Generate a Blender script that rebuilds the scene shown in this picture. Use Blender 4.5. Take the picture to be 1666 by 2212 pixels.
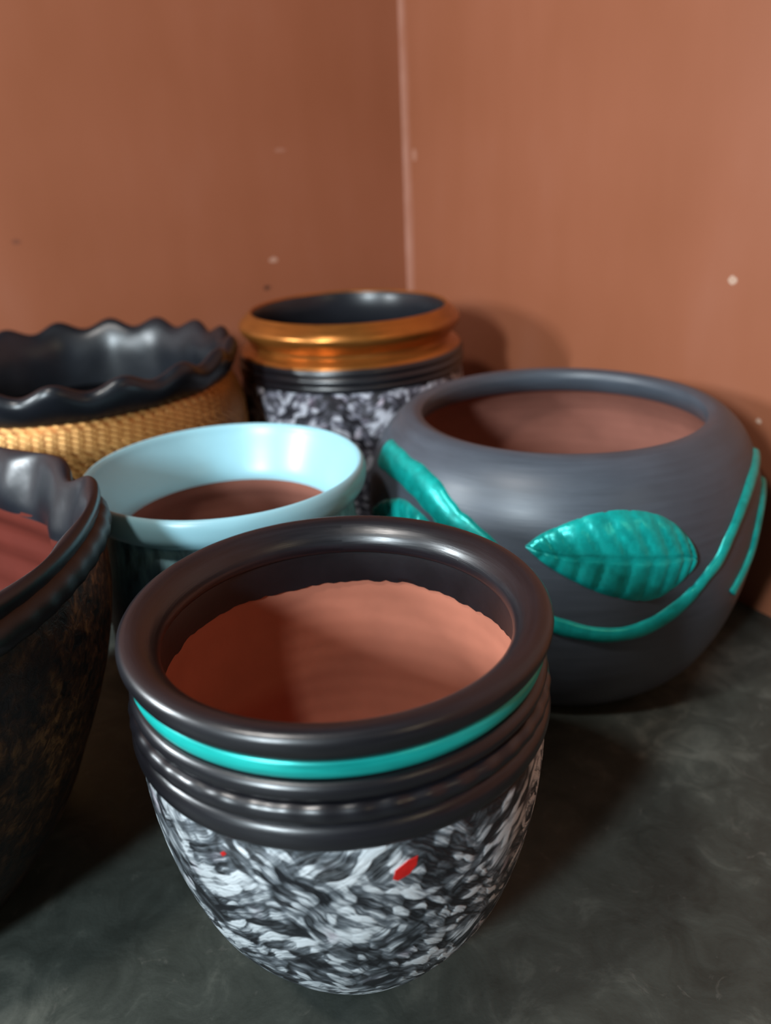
import bpy, bmesh, math, random
from mathutils import Vector, Matrix
random.seed(7)
PI = math.pi; TAU = 2 * PI
for o in list(bpy.data.objects):
    bpy.data.objects.remove(o)
scene = bpy.context.scene
COL = scene.collection

# ------------------------------------------------------------------ camera
cd = bpy.data.cameras.new('camera'); cam = bpy.data.objects.new('camera', cd); COL.objects.link(cam)
cd.sensor_fit = 'HORIZONTAL'; cd.sensor_width = 24.0; cd.lens = 24.0 * 1800 / 1666
cd.clip_start = 0.02
PITCH = math.radians(23.55); ROLL = math.radians(-2.80)
fw = Vector((0, math.cos(PITCH), -math.sin(PITCH))); up0 = Vector((0, math.sin(PITCH), math.cos(PITCH))); rt0 = Vector((1, 0, 0))
rt = rt0 * math.cos(ROLL) + up0 * math.sin(ROLL); up = up0 * math.cos(ROLL) - rt0 * math.sin(ROLL)
M = Matrix((rt, up, -fw)).transposed().to_4x4(); M.translation = (0, 0, 0.55)
cam.matrix_world = M
cd.dof.use_dof = True; cd.dof.focus_distance = 0.56; cd.dof.aperture_fstop = 3.6
scene.camera = cam

# ------------------------------------------------------------------ world, lights, exposure
w = bpy.data.worlds.new('World'); scene.world = w; w.use_nodes = True
bg = w.node_tree.nodes['Background']; bg.inputs[0].default_value = (0.55, 0.60, 0.68, 1); bg.inputs[1].default_value = 0.03
def area(name, loc, target, sx, sy, power, color):
    l = bpy.data.lights.new(name, 'AREA'); l.shape = 'RECTANGLE'; l.size = sx; l.size_y = sy; l.energy = power; l.color = color
    o = bpy.data.objects.new(name, l); COL.objects.link(o); o.location = loc
    o.rotation_euler = (Vector(target) - Vector(loc)).to_track_quat('-Z', 'Y').to_euler()
    return o
area('doorway_daylight', (-1.50, -1.75, 1.45), (0, .7, .2), 0.28, 0.45, 84, (0.80, 0.93, 1.0))
area('side_window', (-1.32, .36, .78), (-.08, .36, .20), 0.07, 0.24, 13, (0.86, 0.95, 1.0)).data.spread = math.radians(150)
area('ceiling_lamp', (-0.75, -0.15, 1.80), (0, .7, .2), 0.14, 0.14, 15, (1.0, 0.95, 0.90))
area('far_bulb', (1.5, -1.6, 1.7), (-.2, 1.2, .5), 0.15, 0.15, 3, (1.0, 0.80, 0.50))
vs = scene.view_settings
vs.view_transform = 'Standard'; vs.look = 'None'; vs.gamma = 1.0; vs.exposure = 0.08; vs.use_curve_mapping = False

# ------------------------------------------------------------------ helpers
def spline(pts, n=8):
    P = [Vector(p) for p in pts]; out = []
    for i in range(len(P) - 1):
        p0 = P[max(i - 1, 0)]; p1 = P[i]; p2 = P[i + 1]; p3 = P[min(i + 2, len(P) - 1)]
        for k in range(n):
            s = k / n
            out.append(.5 * ((2 * p1) + (p2 - p0) * s + (2 * p0 - 5 * p1 + 4 * p2 - p3) * s * s + (3 * p1 - p0 - 3 * p2 + p3) * s ** 3))
    out.append(P[-1].copy())
    return [(p[0], p[1]) for p in out]

def sect(rc, zc, a, b=None, n=16, rot=0.0):
    """closed ellipse section of a ring, outward winding"""
    b = b or a; c, s = math.cos(rot), math.sin(rot); out = []
    for i in range(n + 1):
        t = -TAU * i / n
        x, y = a * math.cos(t), b * math.sin(t)
        out.append((rc + x * c - y * s, zc + x * s + y * c))
    return out

def link(name, me, mat, parent=None):
    o = bpy.data.objects.new(name, me); COL.objects.link(o)
    if mat: me.materials.append(mat)
    if parent: o.parent = parent
    return o

def pol(th, r, z): return (r * math.sin(th), r * math.cos(th), z)

def lathe(name, prof, mat, parent, seg=144, mod=None, smooth=True, cap=False):
    """surface of revolution; profile listed so that normals point outwards when it runs from top to bottom on the outside"""
    me = bpy.data.meshes.new(name); vs_, fs, uv = [], [], []
    n = len(prof); arc = [0.0]
    for i in range(1, n):
        arc.append(arc[-1] + math.dist(prof[i], prof[i - 1]))
    closed = math.dist(prof[0], prof[-1]) < 1e-7
    m = n - 1 if closed else n
    rref = max(p[0] for p in prof)
    for j in range(seg):
        th = TAU * j / seg
        for i in range(m):
            r, z = prof[i]
            if mod: r, z = mod(th, r, z, i / (n - 1))
            vs_.append(pol(th, r, z))
    for j in range(seg):
        j2 = (j + 1) % seg
        for i in range(n - 1):
            i2 = (i + 1) % m
            fs.append((j * m + i, j * m + i2, j2 * m + i2, j2 * m + i))
            u0, u1 = rref * TAU * j / seg, rref * TAU * (j + 1) / seg
            uv += [(u0, -arc[i]), (u0, -arc[i + 1]), (u1, -arc[i + 1]), (u1, -arc[i])]
    if cap:
        fs.append(tuple(j * m + (n - 1) for j in range(seg)))
        uv += [(vs_[j * m + n - 1][0], vs_[j * m + n - 1][1]) for j in range(seg)]
    me.from_pydata(vs_, [], fs); me.update()
    ul = me.uv_layers.new(name='UVMap')
    for k, c in enumerate(uv): ul.data[k].uv = c
    bm = bmesh.new(); bm.from_mesh(me); bmesh.ops.recalc_face_normals(bm, faces=bm.faces); bm.to_mesh(me); bm.free()
    if smooth:
        for p in me.polygons: p.use_smooth = True
    return link(name, me, mat, parent)

def thing(name, label, cat, loc, group=None):
    o = bpy.data.objects.new(name, None); COL.objects.link(o); o.location = loc
    o.empty_display_size = .02; o['label'] = label; o['category'] = cat
    if group: o['group'] = group
    return o

def prof_r(prof, z):
    for i in range(len(prof) - 1):
        (r0, z0), (r1, z1) = prof[i], prof[i + 1]
        if z0 >= z >= z1 and z0 > z1:
            return r0 + (r1 - r0) * (z0 - z) / (z0 - z1)
    return prof[-1][0] if z < prof[-1][1] else prof[0][0]

def on_surf(prof, th, z, h):
    """point at height h above the surface of revolution"""
    r = prof_r(prof, z); e = .002
    dr = (prof_r(prof, z + e) - prof_r(prof, z - e)) / (2 * e)
    nn = Vector((1, -dr)).normalized()
    return Vector(pol(th, r + nn[0] * h, z + nn[1] * h))

def smooth_path(pts, n=6):
    P = [Vector(p) for p in pts]; out = []
    for i in range(len(P) - 1):
        p0 = P[max(i - 1, 0)]; p1 = P[i]; p2 = P[i + 1]; p3 = P[min(i + 2, len(P) - 1)]
        for k in range(n):
            s = k / n
            out.append(.5 * ((2 * p1) + (p2 - p0) * s + (2 * p0 - 5 * p1 + 4 * p2 - p3) * s * s + (3 * p1 - p0 - 3 * p2 + p3) * s ** 3))
    out.append(P[-1]); return out

def wrap(pts):  # put angles on a continuous 0..2pi run
    return [((t % TAU), z) for t, z in pts]

def strand(name, prof, path, width, height, mat, parent):
    """a moulded clay strand laid on the pot: rounded section along a path of (angle, height)"""
    path = smooth_path(wrap(path), 6); n = len(path); K = 8
    P = [on_surf(prof, p[0], p[1], 0) for p in path]; N = [(on_surf(prof, p[0], p[1], .01) - q).normalized() for p, q in zip(path, P)]
    V, F = [], []
    for i in range(n):
        T = (P[min(i + 1, n - 1)] - P[max(i - 1, 0)]).normalized(); S = N[i].cross(T).normalized()
        s = i / (n - 1); wv = width(s) if callable(width) else width
        wob = 1 + .035 * math.sin(i * .9) + .05 * math.sin(i * .33 + 1)
        for k in range(K + 1):
            a = PI * k / K
            V.append(P[i] + S * (math.cos(a) * wv * .5 * wob) + N[i] * (math.sin(a) * height * min(1, wv / .004) - .0012))
    for i in range(n - 1):
        for k in range(K):
            a = i * (K + 1) + k
            F.append((a, a + 1, a + K + 2, a + K + 1))
    F.append(tuple(range(K, -1, -1))); F.append(tuple((n - 1) * (K + 1) + k for k in range(K + 1)))
    me = bpy.data.meshes.new(name); me.from_pydata([tuple(v) for v in V], [], F); me.update()
    bm = bmesh.new(); bm.from_mesh(me); bmesh.ops.recalc_face_normals(bm, faces=bm.faces); bm.to_mesh(me); bm.free()
    for p in me.polygons: p.use_smooth = True
    return link(name, me, mat, parent)

# ------------------------------------------------------------------ materials
class NT:
    def __init__(s, name):
        s.m = bpy.data.materials.new(name); s.m.use_nodes = True; s.t = s.m.node_tree; s.b = s.t.nodes['Principled BSDF']
    def n(s, typ, **kw):
        nd = s.t.nodes.new(typ)
        for k, v in kw.items():
            if k.startswith('i_'):
                key = k[2:]; key = int(key) if key.isdigit() else key.replace('_', ' ')
                nd.inputs[key].default_value = v
            else: setattr(nd, k, v)
        return nd
    def l(s, a, b): s.t.links.new(a, b)
    def coord(s, which='Object'): return s.n('ShaderNodeTexCoord').outputs[which]
    def mapping(s, v, scale=(1, 1, 1), rot=(0, 0, 0), loc=(0, 0, 0)):
        m = s.n('ShaderNodeMapping'); m.inputs['Scale'].default_value = scale; m.inputs['Rotation'].default_value = rot; m.inputs['Location'].default_value = loc
        s.l(v, m.inputs['Vector']); return m.outputs[0]
    def noise(s, v, scale, detail=3, rough=.5, dist=0, out='Fac'):
        m = s.n('ShaderNodeTexNoise'); m.inputs['Scale'].default_value = scale; m.inputs['Detail'].default_value = detail
        m.inputs['Roughness'].default_value = rough; m.inputs['Distortion'].default_value = dist; s.l(v, m.inputs['Vector']); return m.outputs[out]
    def ramp(s, v, stops, interp='LINEAR'):
        r = s.n('ShaderNodeValToRGB'); cr = r.color_ramp; cr.interpolation = interp
        while len(cr.elements) < len(stops): cr.elements.new(.5)
        for e, (p, c) in zip(cr.elements, stops):
            e.position = p; e.color = (*c, 1) if len(c) == 3 else c
        s.l(v, r.inputs[0]); return r.outputs[0]
    def math(s, op, a, b=None, clamp=False):
        m = s.n('ShaderNodeMath', operation=op); m.use_clamp = clamp
        for i, x in enumerate((a, b)):
            if x is None: continue
            if isinstance(x, (int, float)): m.inputs[i].default_value = x
            else: s.l(x, m.inputs[i])
        return m.outputs[0]
    def mix(s, f, a, b, blend='MIX'):
        m = s.n('ShaderNodeMix', data_type='RGBA', blend_type=blend)
        for i, x in ((0, f), (6, a), (7, b)):
            if isinstance(x, (int, float)): m.inputs[i].default_value = x
            elif isinstance(x, tuple): m.inputs[i].default_value = (*x, 1)
            else: s.l(x, m.inputs[i])
        return m.outputs[2]
    def bump(s, h, strength, dist=.001):
        b = s.n('ShaderNodeBump'); b.inputs['Strength'].default_value = strength; b.inputs['Distance'].default_value = dist
        s.l(h, b.inputs['Height']); s.l(b.outputs[0], s.b.inputs['Normal'])
    def set(s, **kw):
        for k, v in kw.items():
            i = s.b.inputs[k.replace('_', ' ')]
            if isinstance(v, (int, float)): i.default_value = v
            elif isinstance(v, tuple): i.default_value = (*v, 1)
            else: s.l(v, i)
        return s.m

def paint(name, c, rough=.35, metallic=0.0, var=.25, brush=(14, 220), bump=.25, tint=None, spec=.5):
    """brushed paint on clay: streaks along the turning direction"""
    t = NT(name); uv = t.coord('UV'); v = t.mapping(uv, (brush[0], brush[1], 1))
    s1 = t.noise(v, 1.0, 4, .6); s2 = t.noise(t.coord('Object'), 18, 3)
    dark = tuple(x * (1 - var) for x in c); lite = tint or tuple(min(1, x * (1 + var)) for x in c)
    f = t.math('ADD', t.math('MULTIPLY', s1, .6), t.math('MULTIPLY', s2, .4))
    colr = t.ramp(f, [(.35, dark), (.65, lite)])
    t.bump(f, bump, .002); t.b.inputs['Specular IOR Level'].default_value = spec
    rr = t.math('ADD', rough - .08, t.math('MULTIPLY', s1, .16))
    return t.set(Base_Color=colr, Roughness=rr, Metallic=metallic)

def objpaint(name, c, rough, metallic=0.0, var=.25, scale=40, bump=.2):
    t = NT(name); s = t.noise(t.coord('Object'), scale, 4, .6)
    colr = t.ramp(s, [(.3, tuple(x * (1 - var) for x in c)), (.7, tuple(min(1, x * (1 + var)) for x in c))])
    t.bump(s, bump, .002)
    return t.set(Base_Color=colr, Roughness=rough, Metallic=metallic)

def dabs(name, dark, mid, lite, tint, sx=75, sy=165, bump=.6, dens=.0):
    """short overlapping brush dabs, in two directions that swap over the surface"""
    t = NT(name); uv = t.coord('UV')
    wob = t.noise(uv, 45, 2, .5, 0, 'Color')
    off = t.n('ShaderNodeVectorMath', operation='MULTIPLY_ADD'); off.inputs[1].default_value = (.012, .012, 0); 
    t.l(wob, off.inputs[0]); t.l(uv, off.inputs[2]); uvw = off.outputs[0]
    def layer(rot, sc, loc):
        v = t.mapping(uvw, (sx * sc, sy * sc, 1), (0, 0, 0), loc)
        # rotate first, then stretch
        r = t.mapping(uvw, (1, 1, 1), (0, 0, rot)); v = t.mapping(r, (sx * sc, sy * sc, 1), (0, 0, 0), loc)
        vo = t.n('ShaderNodeTexVoronoi', feature='SMOOTH_F1', voronoi_dimensions='2D'); vo.inputs['Smoothness'].default_value = .35; vo.inputs['Scale'].default_value = 1; vo.inputs['Randomness'].default_value = 1
        t.l(v, vo.inputs['Vector'])
        sep = t.n('ShaderNodeSeparateColor'); t.l(vo.outputs['Color'], sep.inputs[0])
        streak = t.noise(t.mapping(r, (sx * .55, sy * 4, 1), (0, 0, 0), loc), 1, 4, .65)
        val = t.math('ADD', t.math('MULTIPLY', sep.outputs[0], .52), t.math('MULTIPLY', streak, .85))
        val = t.math('SUBTRACT', val, t.math('MULTIPLY', vo.outputs['Distance'], .22))
        return val, sep.outputs[1]
    a, ha = layer(.55, 1.0, (3, 1, 0)); b, hb = layer(-.75, 1.15, (7, 5, 0)); c, hc = layer(-.2, .5, (1, 9, 0))
    sw = t.ramp(t.noise(uv, 16, 2), [(.46, (0, 0, 0)), (.54, (1, 1, 1))])
    val = t.mix(sw, a, b)
    big = t.noise(uv, 22, 3)
    val2 = t.math('ADD', t.math('MULTIPLY', val, .78), t.math('ADD', t.math('MULTIPLY', c, .22), t.math('MULTIPLY', t.math('SUBTRACT', big, .5), .55)))
    val2 = t.math('ADD', t.math('MULTIPLY', t.math('SUBTRACT', val2, .56), 1.35), .515 + dens)
    colr = t.ramp(val2, [(.34, dark), (.47, tuple(x * .40 for x in mid)), (.60, mid), (.80, lite)])
    tm = t.ramp(t.noise(uv, 38, 2), [(.60, (0, 0, 0)), (.72, (.55, .55, .55))])
    colr = t.mix(tm, colr, tint, 'MULTIPLY')
    t.bump(val2, bump, .004)
    return t.set(Base_Color=colr, Roughness=.42)

M_dabs = dabs('painted_dabs_grey', (.010, .012, .016), (.15, .175, .20), (.78, .84, .88), (.62, .42, .50))
M_dabs_lav = dabs('painted_dabs_lavender', (.012, .012, .018), (.17, .17, .22), (.66, .68, .76), (.95, .55, .68), 85, 150)
M_black = paint('black_paint', (.008, .008, .011), .32, spec=.7)
M_blackrim = paint('black_rim_paint', (.009, .009, .012), .32, var=.3, spec=.7)
M_blackin = objpaint('black_inner_paint', (.008, .007, .009), .42)
M_teal = paint('metallic_teal_paint', (.005, .46, .42), .32, .30, .25, tint=(.02, .62, .56))
M_tealleaf = objpaint('metallic_teal_leaf_paint', (.005, .40, .365), .30, .35, .25, 90)
M_gold = paint('bronze_gold_paint', (.42, .155, .032), .30, .75, .25)
M_grey = paint('slate_grey_paint', (.062, .076, .096), .42, 0, .16, (10, 120), .2)
M_cyan = objpaint('pale_blue_paint', (.30, .565, .65), .33, 0, .05, 12, .1)
M_red = objpaint('red_paint', (.55, .012, .010), .4)
M_gloss = objpaint('glossy_black_paint', (.008, .010, .014), .32, 0, .3, 14, .35)
M_glossdark = objpaint('black_gold_lip_inner_paint', (.012, .013, .017), .30, 0, .2, 10, .15)

def terracotta(name, c):
    t = NT(name); t.b.inputs['Specular IOR Level'].default_value = .15; o = t.coord('Object'); s = t.noise(o, 14, 4); f = t.noise(o, 160, 2)
    colr = t.ramp(s, [(.3, tuple(x * .85 for x in c)), (.7, tuple(x * 1.1 for x in c))])
    rings = t.n('ShaderNodeTexWave', wave_type='BANDS', bands_direction='Z'); rings.inputs['Scale'].default_value = 22; rings.inputs['Distortion'].default_value = 1.5
    t.l(o, rings.inputs['Vector'])
    t.bump(t.math('ADD', t.math('MULTIPLY', rings.outputs[1], .5), t.math('MULTIPLY', f, .4)), .12, .002)
    return t.set(Base_Color=colr, Roughness=.8)
M_terra = terracotta('terracotta_clay', (.46, .165, .105))
M_terra_shaded_red = terracotta('shaded_red_terracotta_clay', (.095, .016, .010))  # red clay, with the shade inside the dark pot put into the colour
M_terra_shaded = terracotta('shaded_terracotta_clay', (.30, .118, .085))  # darker copy of the terracotta: weaker light in grey and blue pots painted in

def cyan_wash():
    t = NT('blue_wash_over_black'); uv = t.coord('UV'); o = t.coord('Object')
    st = t.noise(t.mapping(uv, (60, 18, 1)), 1, 5, .65)
    sep = t.n('ShaderNodeSeparateXYZ'); t.l(o, sep.inputs[0])
    edge = t.n('ShaderNodeMapRange'); edge.inputs[1].default_value = .165; edge.inputs[2].default_value = .245; t.l(sep.outputs[2], edge.inputs[0])
    f = t.math('MULTIPLY', t.ramp(st, [(.30, (0, 0, 0)), (.60, (1, 1, 1))]), edge.outputs[0])
    colr = t.mix(f, (.022, .028, .036), (.26, .48, .53))
    t.bump(st, .3, .003)
    return t.set(Base_Color=colr, Roughness=.5)
M_wash = cyan_wash()

def mottled():
    t = NT('brown_gold_mottled_paint'); o = t.coord('Object')
    a = t.noise(o, 26, 3, .6, 1.2); b = t.noise(o, 110, 3, .7, .6); big = t.noise(o, 7, 2)
    f = t.math('ADD', t.math('MULTIPLY', a, .45), t.math('MULTIPLY', b, .55))
    colr = t.ramp(f, [(.40, (.010, .006, .004)), (.52, (.10, .042, .016)), (.66, (.42, .20, .07))])
    colr = t.mix(t.ramp(big, [(.42, (0, 0, 0)), (.62, (.8, .8, .8))]), colr, (.022, .020, .020))
    t.bump(f, .6, .004)
    return t.set(Base_Color=colr, Roughness=.45, Metallic=.35)
M_mottle = mottled()
M_strip = objpaint('gold_woven_paint', (.48, .25, .075), .45, .5, .35, 60, .3)
M_stripback = objpaint('dull_gold_ground_paint', (.30, .12, .03), .42, .6, .3, 40, .3)

def wall_mat(name, chips, corner):
    t = NT(name); o = t.coord('Object'); c = (.315, .106, .052)
    big = t.noise(o, 2.4, 3, .55); fine = t.noise(o, 420, 2); mid = t.noise(t.mapping(o, (9, 9, 2.5)), 1, 3)
    f = t.math('ADD', t.math('MULTIPLY', big, .6), t.math('MULTIPLY', mid, .4))
    colr = t.ramp(f, [(.32, (c[0] * .90, c[1] * .86, c[2] * .78)), (.52, c), (.72, (c[0] * 1.10, c[1] * 1.22, c[2] * 1.42))])
    sep = t.n('ShaderNodeSeparateXYZ'); t.l(o, sep.inputs[0])
    if corner:   # rubbed, dusty plaster edge along the corner
        wn = t.noise(t.mapping(o, (30, 30, 6)), 1, 3, .6)
        wd = t.math('ADD', .018, t.math('MULTIPLY', wn, .022))
        k = t.math('SUBTRACT', 1, t.math('DIVIDE', t.math('ABSOLUTE', sep.outputs[0]), wd), True)
        k = t.math('MULTIPLY', t.math('POWER', k, .6), t.ramp(t.noise(o, 9, 3), [(.3, (.25, .25, .25)), (.7, (.8, .8, .8))]))
        colr = t.mix(k, colr, (.56, .31, .24))
    for (x, z, sx, sz, cc) in chips:    # small knocks in the paint
        dx = t.math('MULTIPLY', t.math('SUBTRACT', sep.outputs[0], x), 1 / sx); dz = t.math('MULTIPLY', t.math('SUBTRACT', sep.outputs[2], z), 1 / sz)
        d = t.math('ADD', t.math('MULTIPLY', dx, dx), t.math('MULTIPLY', dz, dz))
        d = t.math('ADD', d, t.math('MULTIPLY', t.math('SUBTRACT', t.noise(o, 160, 2), .5), 1.6))
        colr = t.mix(t.math('MULTIPLY', t.math('LESS_THAN', d, 1.0), .8), colr, cc)
    t.bump(t.math('ADD', t.math('MULTIPLY', fine, .3), mid), .10, .004)
    return t.set(Base_Color=colr, Roughness=.46)

def floor_mat():
    t = NT('dark_cement_floor'); o = t.coord('Object')
    a = t.noise(o, 5, 5, .62, .6); b = t.noise(o, 22, 5, .65, .8); f = t.noise(o, 300, 2)
    c = t.ramp(t.math('ADD', t.math('MULTIPLY', a, .55), t.math('MULTIPLY', b, .45)), [(.38, (.028, .034, .029)), (.52, (.052, .061, .053)), (.64, (.12, .13, .112))])
    sp = t.ramp(t.noise(o, 34, 4, .7, 1.5), [(.62, (0, 0, 0)), (.76, (.6, .6, .6))])
    c = t.mix(sp, c, (.13, .13, .115))
    t.bump(t.math('ADD', b, t.math('MULTIPLY', f, .3)), .2, .003)
    return t.set(Base_Color=c, Roughness=t.math('ADD', .42, t.math('MULTIPLY', b, .25)))

# ------------------------------------------------------------------ room
CX, CY = .0622, 1.62                       # the corner on the floor
DR = Vector((.4038, -.736, 0)).normalized()   # along the right wall, towards the room
DL = Vector((DR.y, -DR.x, 0))                 # along the left wall, towards the room
def box_obj(name, size, mat, off=(0, 0, 0), cuts=0):
    bm = bmesh.new(); bmesh.ops.create_cube(bm, size=1)
    bmesh.ops.scale(bm, vec=size, verts=bm.verts); bmesh.ops.translate(bm, vec=off, verts=bm.verts)
    me = bpy.data.meshes.new(name); bm.to_mesh(me); bm.free()
    o = link(name, me, mat); o['kind'] = 'structure'; return o
def wall(name, d, outward, mat):
    o = box_obj(name, (3.6, .12, 2.6), mat, (1.8, 0.06, 1.3))
    Y = outward; X = d
    Z = X.cross(Y)
    off_sign = 1
    m = Matrix((X, Y, Vector((0, 0, 1)))).transposed().to_4x4(); m.translation = (CX, CY, 0); o.matrix_world = m
    return o
outR = Vector((-DR.y, DR.x, 0));  outR = outR if outR.y > 0 else -outR
outL = -DR
chipsL = []; chipsR = []
wall('wall_right', DR, outR, wall_mat('terracotta_wall_paint_right', [(.73, .393, .006, .005, (.58, .40, .30)), (.039, .537, .007, .010, (.45, .22, .15)), (.789, .238, .004, .003, (.58, .40, .30))], True))
wall('wall_left', DL, outL, wall_mat('terracotta_wall_paint_left', [(.267, .383, .008, .0045, (.55, .33, .24)), (.283, .338, .007, .004, (.07, .03, .02)), (.237, .555, .010, .003, (.40, .18, .12)), (.67, .448, .007, .004, (.20, .07, .04))], False))
fl = box_obj('floor', (7, 7, .1), floor_mat(), (0, 0, -.05)); fl.location = (0, .2, 0)

# ------------------------------------------------------------------ pots
def inner_skin(name, prof, mat, root, seg=128, **k): return lathe(name, prof, mat, root, seg, **k)

# --- front pot: speckled body, ribbed black collar, teal band
fp = thing('clay_pot', 'nearest pot, grey and white dabbed body, black collar with a thin teal band', 'pot', (-.0335, .4532, 0))
FB = spline([(.1285, .2190), (.130, .212), (.1295, .190), (.1262, .160), (.119, .125), (.1075, .090), (.089, .058), (.071, .033), (.056, .013), (.047, .002)], 6)
lathe('body', FB + [(.044, 0.0)], M_dabs, fp, 192, cap=True)
lathe('inner_wall', spline([(.1142, .262), (.1160, .245), (.1190, .215), (.1165, .17), (.108, .12), (.092, .075), (.066, .042), (.04, .022), (.004, .014)], 5), M_terra, fp)
lathe('neck', [(.1165, .282), (.122, .282), (.1225, .275), (.1235, .262), (.1245, .250), (.1255, .236), (.1262, .2185), (.1225, .2185), (.1190, .245), (.1165, .262), (.1165, .282)], M_black, fp, 144)
lathe('rim', sect(.1212, .2830, .0145, .0094, 24, .80), M_blackrim, fp, 160)
rj = random.Random(3)
jit = [rj.uniform(-.0012, .0012) for _ in range(160)]
def neckmod(th, r, z, s):
    return r, z + (jit[int(th / TAU * 160) % 160] + .0012 * math.sin(5 * th) if s > .9 else 0)
lathe('neck_lining', spline([(.1150, .282), (.1128, .274), (.1122, .267), (.1126, .257), (.1140, .246)], 5), M_blackin, fp, 160, neckmod)
lathe('teal_band', sect(.1240, .2705, .0048, .0068, 14, -.1), M_teal, fp, 160)
lathe('ridge', sect(.1252, .2570, .0054, .0064, 14), M_black, fp, 160)
def twist(nn, amp):
    def f(th, r, z, s):
        a = TAU * s; k = .5 + .5 * math.sin(nn * th + 1.2 * math.sin(a))
        return r + amp * (k - .5) * (1 + .4 * math.sin(3.1 * th)), z + amp * .5 * math.sin(nn * th)
    return f
lathe('rope_ring', sect(.1268, .2440, .0060, .0066, 14), M_black, fp, 320, twist(44, .0007))
lathe('ridge', sect(.1270, .2285, .0064, .0095, 16), M_black, fp, 160)
def fleck(name, prof, pts, mat, root, h=.0004):
    pts = wrap(pts); n = len(pts); V = [on_surf(prof, t_, z_, -.0004) for t_, z_ in pts]
    ct = sum(p[0] for p in pts) / n; cz = sum(p[1] for p in pts) / n
    V += [on_surf(prof, ct + (t_ - ct) * .9, cz + (z_ - cz) * .9, h) for t_, z_ in pts] + [on_surf(prof, ct, cz, h * 1.3)]
    F = [(i, (i + 1) % n, n + (i + 1) % n, n + i) for i in range(n)] + [(n + i, n + (i + 1) % n, 2 * n) for i in range(n)]
    me = bpy.data.meshes.new(name); me.from_pydata([tuple(v) for v in V], [], F); me.update()
    bm = bmesh.new(); bm.from_mesh(me); bmesh.ops.recalc_face_normals(bm, faces=bm.faces); bm.to_mesh(me); bm.free()
    o = link(name, me, mat, root); return o
o = fleck('paint_dab', FB, [(2.9269, .1954), (2.9155, .2021), (2.8613, .207), (2.8113, .2085), (2.8184, .2023), (2.8537, .1966), (2.9096, .1935)], M_red, fp); o['label'] = 'bright red dab of paint below the collar'
o = fleck('paint_dab', FB, [(-2.6231, .2064), (-2.6454, .209), (-2.6578, .2074), (-2.6352, .2044)], M_red, fp); o['label'] = 'tiny red dab near the left edge'

# --- slate grey bowl with teal leaves
gp = thing('clay_bowl', 'wide round slate grey pot with teal leaves in relief, by the right wall', 'pot', (.1942, .8659, 0))
GB = spline([(.150, .2865), (.160, .289), (.172, .284), (.188, .268), (.201, .243), (.2095, .212), (.2115, .175), (.2065, .125), (.194, .075), (.175, .034), (.155, .010), (.140, .001)], 6)
lathe('body', spline([(.156, .262), (.150, .270), (.1475, .279), (.150, .2865)], 5)[:-1] + GB + [(.134, 0)], M_grey, gp, 192, cap=True)
lathe('inner_wall', spline([(.156, .264), (.170, .255), (.188, .225), (.1965, .185), (.193, .13), (.178, .08), (.150, .035), (.10, .018), (.004, .015)], 5), M_terra_shaded, gp)

def leaf(name, prof, upper, lower, mat, root, nveins=11, h=.0042, n=64, m=28):
    upper = smooth_path(wrap(upper), 8); lower = smooth_path(wrap(lower), 8)
    def at(path, s):
        x = s * (len(path) - 1); i = min(int(x), len(path) - 2); return path[i].lerp(path[i + 1], x - i)
    V, F = [], []
    for i in range(n + 1):
        s = i / n; U = at(upper, s); L = at(lower, s)
        for j in range(m + 1):
            q = j / m; p = L.lerp(U, q); tt = 2 * q - 1
            edge = max(0, 1 - abs(tt) ** 6) * min(1, s * 12, (1 - s) * 12)
            ph = (s * nveins + .75 * abs(tt)) % 1.0          # veins run slantwise from the midrib
            vein = math.exp(-((ph - .5) / .10) ** 2)
            mid = math.exp(-(tt / .045) ** 2)
            hh = edge * (h + .0012 * (1 - tt * tt) - .0019 * vein * min(1, abs(tt) * 6) + .0007 * math.sin(PI * ((ph + .5) % 1.0))) - .0022 * mid * edge - .0008 * (1 - edge)
            V.append(tuple(on_surf(prof, p[0], p[1], hh)))
    for i in range(n):
        for j in range(m):
            a = i * (m + 1) + j; F.append((a, a + m + 1, a + m + 2, a + 1))
    me = bpy.data.meshes.new(name); me.from_pydata(V, [], F); me.update()
    bm = bmesh.new(); bm.from_mesh(me); bmesh.ops.remove_doubles(bm, verts=bm.verts, dist=1e-5)
    bmesh.ops.recalc_face_normals(bm, faces=bm.faces); bm.to_mesh(me); bm.free()
    for p in me.polygons: p.use_smooth = True
    return link(name, me, mat, root)
lu = [(-2.7922, .2179), (-2.8525, .2293), (-2.9197, .2371), (-3.058, .2478), (3.0807, .2511), (2.9325, .2457), (2.8256, .2328), (2.7545, .2142), (2.7235, .194)]
ll = [(-2.7922, .2179), (-2.8878, .2015), (-3.006, .1863), (-3.1258, .1731), (3.0117, .1629), (2.9029, .1616), (2.8056, .172), (2.7517, .1838), (2.7235, .194)]
leaf('leaf', GB, lu, ll, M_tealleaf, gp)
sh = 1.32
strand('vine', GB, [(-2.42, .185), (-2.60, .166), (-2.78, .149), (-2.9065, .1416), (-3.0189, .1338), (3.1177, .1275), (2.9687, .1295), (2.8401, .1406), (2.7299, .1568), (2.6491, .1729), (2.5785, .1853), (2.5106, .2043), (2.4022, .2243), (2.2735, .2382), (2.1183, .2462), (1.95, .250)],
       lambda s: .0185 if s < .55 else .0140, .0058, M_tealleaf, gp)
strand('vine', GB, [(2.39, .134), (2.358, .1411), (2.2965, .1552), (2.2412, .1685), (2.2094, .1862), (2.1567, .2017), (2.06, .2125), (1.95, .22)], .0145, .0055, M_tealleaf, gp)
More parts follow.
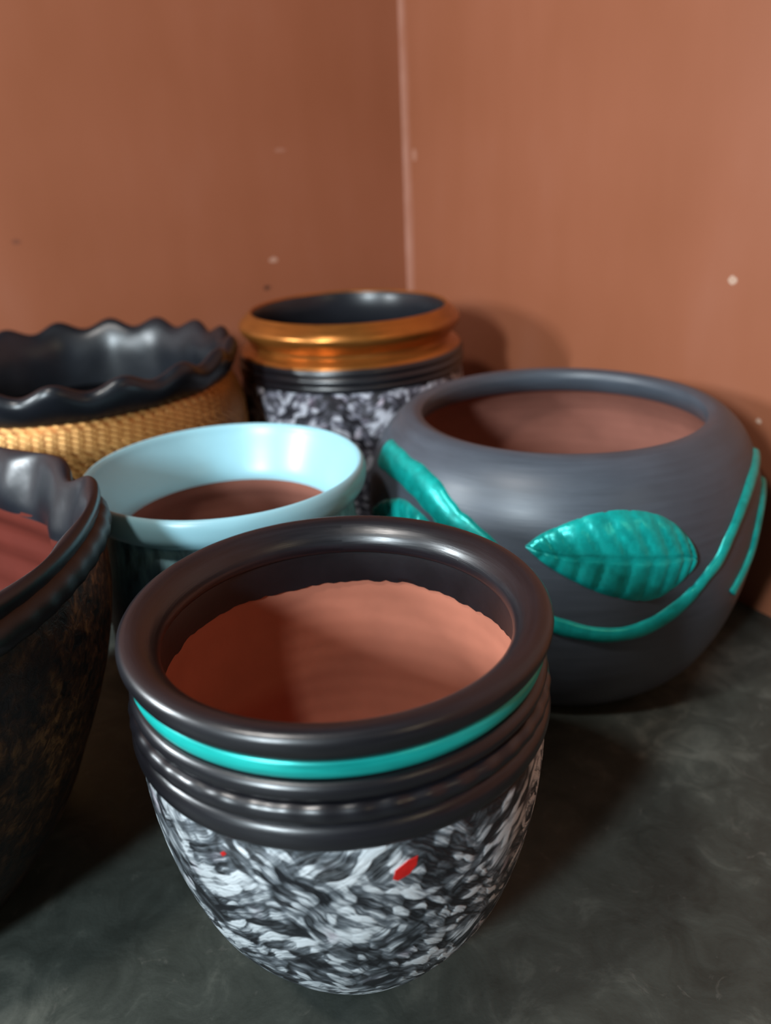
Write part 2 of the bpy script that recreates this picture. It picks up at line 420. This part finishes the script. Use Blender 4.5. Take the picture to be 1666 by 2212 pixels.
strand('vine', GB, [(-1.75, .256), (-1.8883, .2575), (-2.0454, .2562), (-2.1971, .2521), (-2.322, .2429), (-2.4136, .2317), (-2.4774, .2240), (-2.58, .212), (-2.68, .197)], .0310, .0062, M_tealleaf, gp)
leaf('leaf', GB, [(-1.80, .196), (-1.92, .217), (-1.9831, .2235), (-2.1055, .2320), (-2.2202, .2290), (-2.3149, .222), (-2.40, .208)],
     [(-1.80, .196), (-1.90, .190), (-2.00, .187), (-2.12, .186), (-2.24, .188), (-2.33, .195), (-2.40, .208)], M_tealleaf, gp, 8)

# --- bronze-gold rimmed pot in the corner
bp = thing('clay_pot', 'pot with a flared bronze gold rim and grey dabbed body, back in the corner', 'pot', (-.0388, 1.221, 0))
BB = spline([(.160, .262), (.163, .245), (.1655, .215), (.1655, .18), (.161, .14), (.151, .095), (.138, .05), (.118, .015), (.105, .002)], 6)
lathe('body', BB + [(.10, 0)], M_dabs_lav, bp, 160, cap=True)
lathe('black_collar', spline([(.1585, .292), (.162, .288), (.1635, .283), (.1615, .2795), (.1640, .276), (.1645, .271), (.1625, .268), (.1640, .264), (.1625, .259), (.158, .259)], 4), M_black, bp, 160)
lathe('rim', spline([(.1385, .3425), (.1415, .3455), (.1465, .3415), (.1555, .3335), (.1590, .3275), (.1580, .3215), (.1530, .3140), (.1460, .3060), (.1455, .2990)], 6), M_gold, bp, 176)
lathe('gold_ridge', spline([(.1445, .3015), (.1490, .2985), (.1570, .2940), (.1605, .2900), (.1600, .2862), (.1560, .2850)], 5), M_gold, bp, 160)
lathe('inner_wall', spline([(.1388, .3430), (.136, .335), (.134, .318), (.136, .298), (.144, .280), (.157, .255), (.163, .21), (.158, .14), (.13, .06), (.09, .02), (.004, .015)], 5), M_glossdark, bp, 144)

# --- pale blue rimmed pot
cp = thing('clay_pot', 'pot with a smooth pale blue rim and dark bluish body, behind the nearest pot', 'pot', (-.1528, .7564, 0))
lathe('body', spline([(.1225, .2485), (.1215, .240), (.1235, .222), (.1265, .195), (.1285, .16), (.1285, .12), (.126, .075), (.117, .035), (.105, .008), (.10, .002)], 6) + [(.095, 0)], M_wash, cp, 160, cap=True)
lathe('rim', spline([(.1055, .222), (.1080, .232), (.1160, .250), (.1245, .268), (.1275, .2755), (.1310, .2785), (.1345, .2760), (.1362, .2690), (.1350, .2590), (.1300, .2510), (.1230, .2475), (.1160, .247)], 6), M_cyan, cp, 176)
lathe('inner_wall', spline([(.1058, .224), (.108, .212), (.115, .19), (.117, .15), (.110, .10), (.09, .045), (.06, .02), (.004, .016)], 5), M_terra_shaded, cp)

# --- wavy rimmed pots on the left
def wavy(nl, az, ar, ph=0.0, skew=.8):
    def f(th, r, z, s):
        k = math.sin(math.pi * min(1, max(0, s)))      # strongest at the lip
        return r + ar * k * math.cos(nl * th + ph + skew), z + az * k * math.cos(nl * th + ph)
    return f
# basket-like gold pot
wp = thing('clay_pot', 'gold pot with woven pattern and wavy black rim, by the left wall', 'pot', (-.398, 1.082, 0))
WB = spline([(.1960, .288), (.2045, .275), (.2125, .253), (.2155, .225), (.2140, .19), (.207, .15), (.195, .105), (.176, .06), (.155, .02), (.142, .002)], 6)
lathe('body', WB + [(.14, 0)], M_stripback, wp, 160, cap=True)
lathe('rim', spline([(.178, .240), (.180, .265), (.183, .290), (.188, .308), (.1945, .321), (.2020, .3265), (.2085, .3235), (.2115, .315), (.2090, .303), (.2020, .291), (.1960, .285)], 6), M_gloss, wp, 224, wavy(17, .0062, .0028, .6, 0))
lathe('inner_wall', spline([(.1785, .242), (.190, .225), (.199, .20), (.198, .16), (.185, .11), (.16, .05), (.10, .02), (.004, .015)], 5), M_blackin, wp, 128)
# woven strips: short raised pads in slanting rows, each its own piece where they can be seen
def pad_mesh():
    bm = bmesh.new()
    L, W, Hh = .0076, .0027, .0013
    P = [(-L, -W, -.001), (L, -W, -.001), (L, W, -.001), (-L, W, -.001)]
    T = [(-L * .86, -W * .72, Hh * .75), (0, -W * .80, Hh * 1.15), (L * .86, -W * .72, Hh * .55), (L * .86, W * .72, Hh * .55), (0, W * .80, Hh * 1.15), (-L * .86, W * .72, Hh * .75)]
    b = [bm.verts.new(p) for p in P]; t = [bm.verts.new(p) for p in T]
    for f in ((t[0], t[1], t[4], t[5]), (t[1], t[2], t[3], t[4]), (b[0], b[1], t[2], t[1], t[0]), (b[1], b[2], t[3], t[2]), (b[2], b[3], t[5], t[4], t[3]), (b[3], b[0], t[0], t[5])):
        bm.faces.new(f)
    bmesh.ops.recalc_face_normals(bm, faces=bm.faces)
    me = bpy.data.meshes.new('woven_strip'); bm.to_mesh(me); bm.free(); me.materials.append(M_strip); return me
PAD = pad_mesh(); rest = bmesh.new(); cells = []
row = 0; z = .283
while z > .03:
    r = prof_r(WB, z); nc = int(TAU * r / .0138)
    for c in range(nc):
        cells.append((TAU * (c + .5 * (row % 2)) / nc, z, row))
    z -= .0054; row += 1
def seen(th, z):      # faces the room's open side and lies in the upper rows
    return 1.5 < th < 3.75 and z > .175
vis = [c for c in cells if seen(c[0], c[1])]
vis.sort(key=lambda c: abs(c[0] - 2.6) * .2 + (.276 - c[1]) * 6); single = set(vis[:295])
for c in cells:
    th, z, rw = c
    P = on_surf(WB, th, z, 0); N = (on_surf(WB, th, z, .01) - P).normalized(); T = Vector((math.cos(th), -math.sin(th), 0)); S = N.cross(T).normalized()
    a = -.45 + random.uniform(-.12, .12); X = T * math.cos(a) + S * math.sin(a); Y = N.cross(X)
    k = random.uniform(.9, 1.1)
    m = Matrix((X * k, Y * k, N)).transposed().to_4x4(); m.translation = P
    if c in single:
        o = bpy.data.objects.new('woven_strip', PAD); COL.objects.link(o); o.parent = wp; o.matrix_local = m
    else:
        n0 = len(rest.verts); rest.from_mesh(PAD); rest.verts.ensure_lookup_table()
        for v in rest.verts[n0:]: v.co = m @ v.co
me = bpy.data.meshes.new('woven_strips'); rest.to_mesh(me); rest.free()
o = link('woven_strips', me, M_strip, wp); o['kind'] = 'stuff'

# dark brown pot, left edge of the picture
dp = thing('clay_pot', 'dark brown mottled pot, glossy black lobed lip, red inside, cut by the left edge', 'pot', (-.475, .545, 0))
def ang(a, b): return (a - b + PI) % TAU - PI
def lobe(th):
    b = .022 * math.exp(-(ang(th, math.radians(135)) / .55) ** 2) + .026 * math.exp(-(ang(th, math.radians(80)) / .55) ** 2) + .012 * math.exp(-(ang(th, math.radians(15)) / .45) ** 2)
    return b - .012 * math.exp(-(ang(th, math.radians(60)) / .09) ** 2) + .004 * math.cos(6 * th)
def dip(th): return -.013 * math.exp(-(ang(th, math.radians(60)) / .09) ** 2) + .004 * math.cos(5 * th + .6)
DB = spline([(.224, .288), (.232, .265), (.236, .235), (.235, .195), (.228, .15), (.214, .10), (.194, .055), (.170, .018), (.158, .002)], 6)
def dmod(th, r, z, s): k = max(0, min(1, (z - .10) / .18)); return r + lobe(th) * k, z
lathe('body', DB + [(.15, 0)], M_mottle, dp, 192, dmod, cap=True)
def dlip(th, r, z, s):
    k = max(0, min(1, (z - .26) / .05))
    flute = .0032 * math.cos(19 * th + 1.0) * math.sin(PI * min(1, max(0, s / .62)))
    return r + lobe(th) - flute, z + dip(th) * k
lathe('rim', spline([(.205, .256), (.206, .266), (.210, .279), (.216, .294), (.222, .307), (.2275, .313), (.2320, .311), (.2335, .305), (.2315, .298), (.227, .292)], 6), M_gloss, dp, 320, dlip)
lathe('rope_ring', sect(.2290, .2880, .0085, .0125, 14, .35), M_blackin, dp, 400, lambda th, r, z, s: (r + lobe(th) + .0006 * math.sin(70 * th + TAU * s), z + dip(th) * .5))
lathe('inner_wall', spline([(.2045, .260), (.209, .235), (.209, .19), (.20, .13), (.18, .075), (.135, .03), (.004, .016)], 6), M_terra_shaded_red, dp, 192, lambda th, r, z, s: (r + lobe(th) * max(0, min(1, z / .2)) + .0022 * math.sin(z * 190 + 2.0 * th) * min(1, z / .08), z))
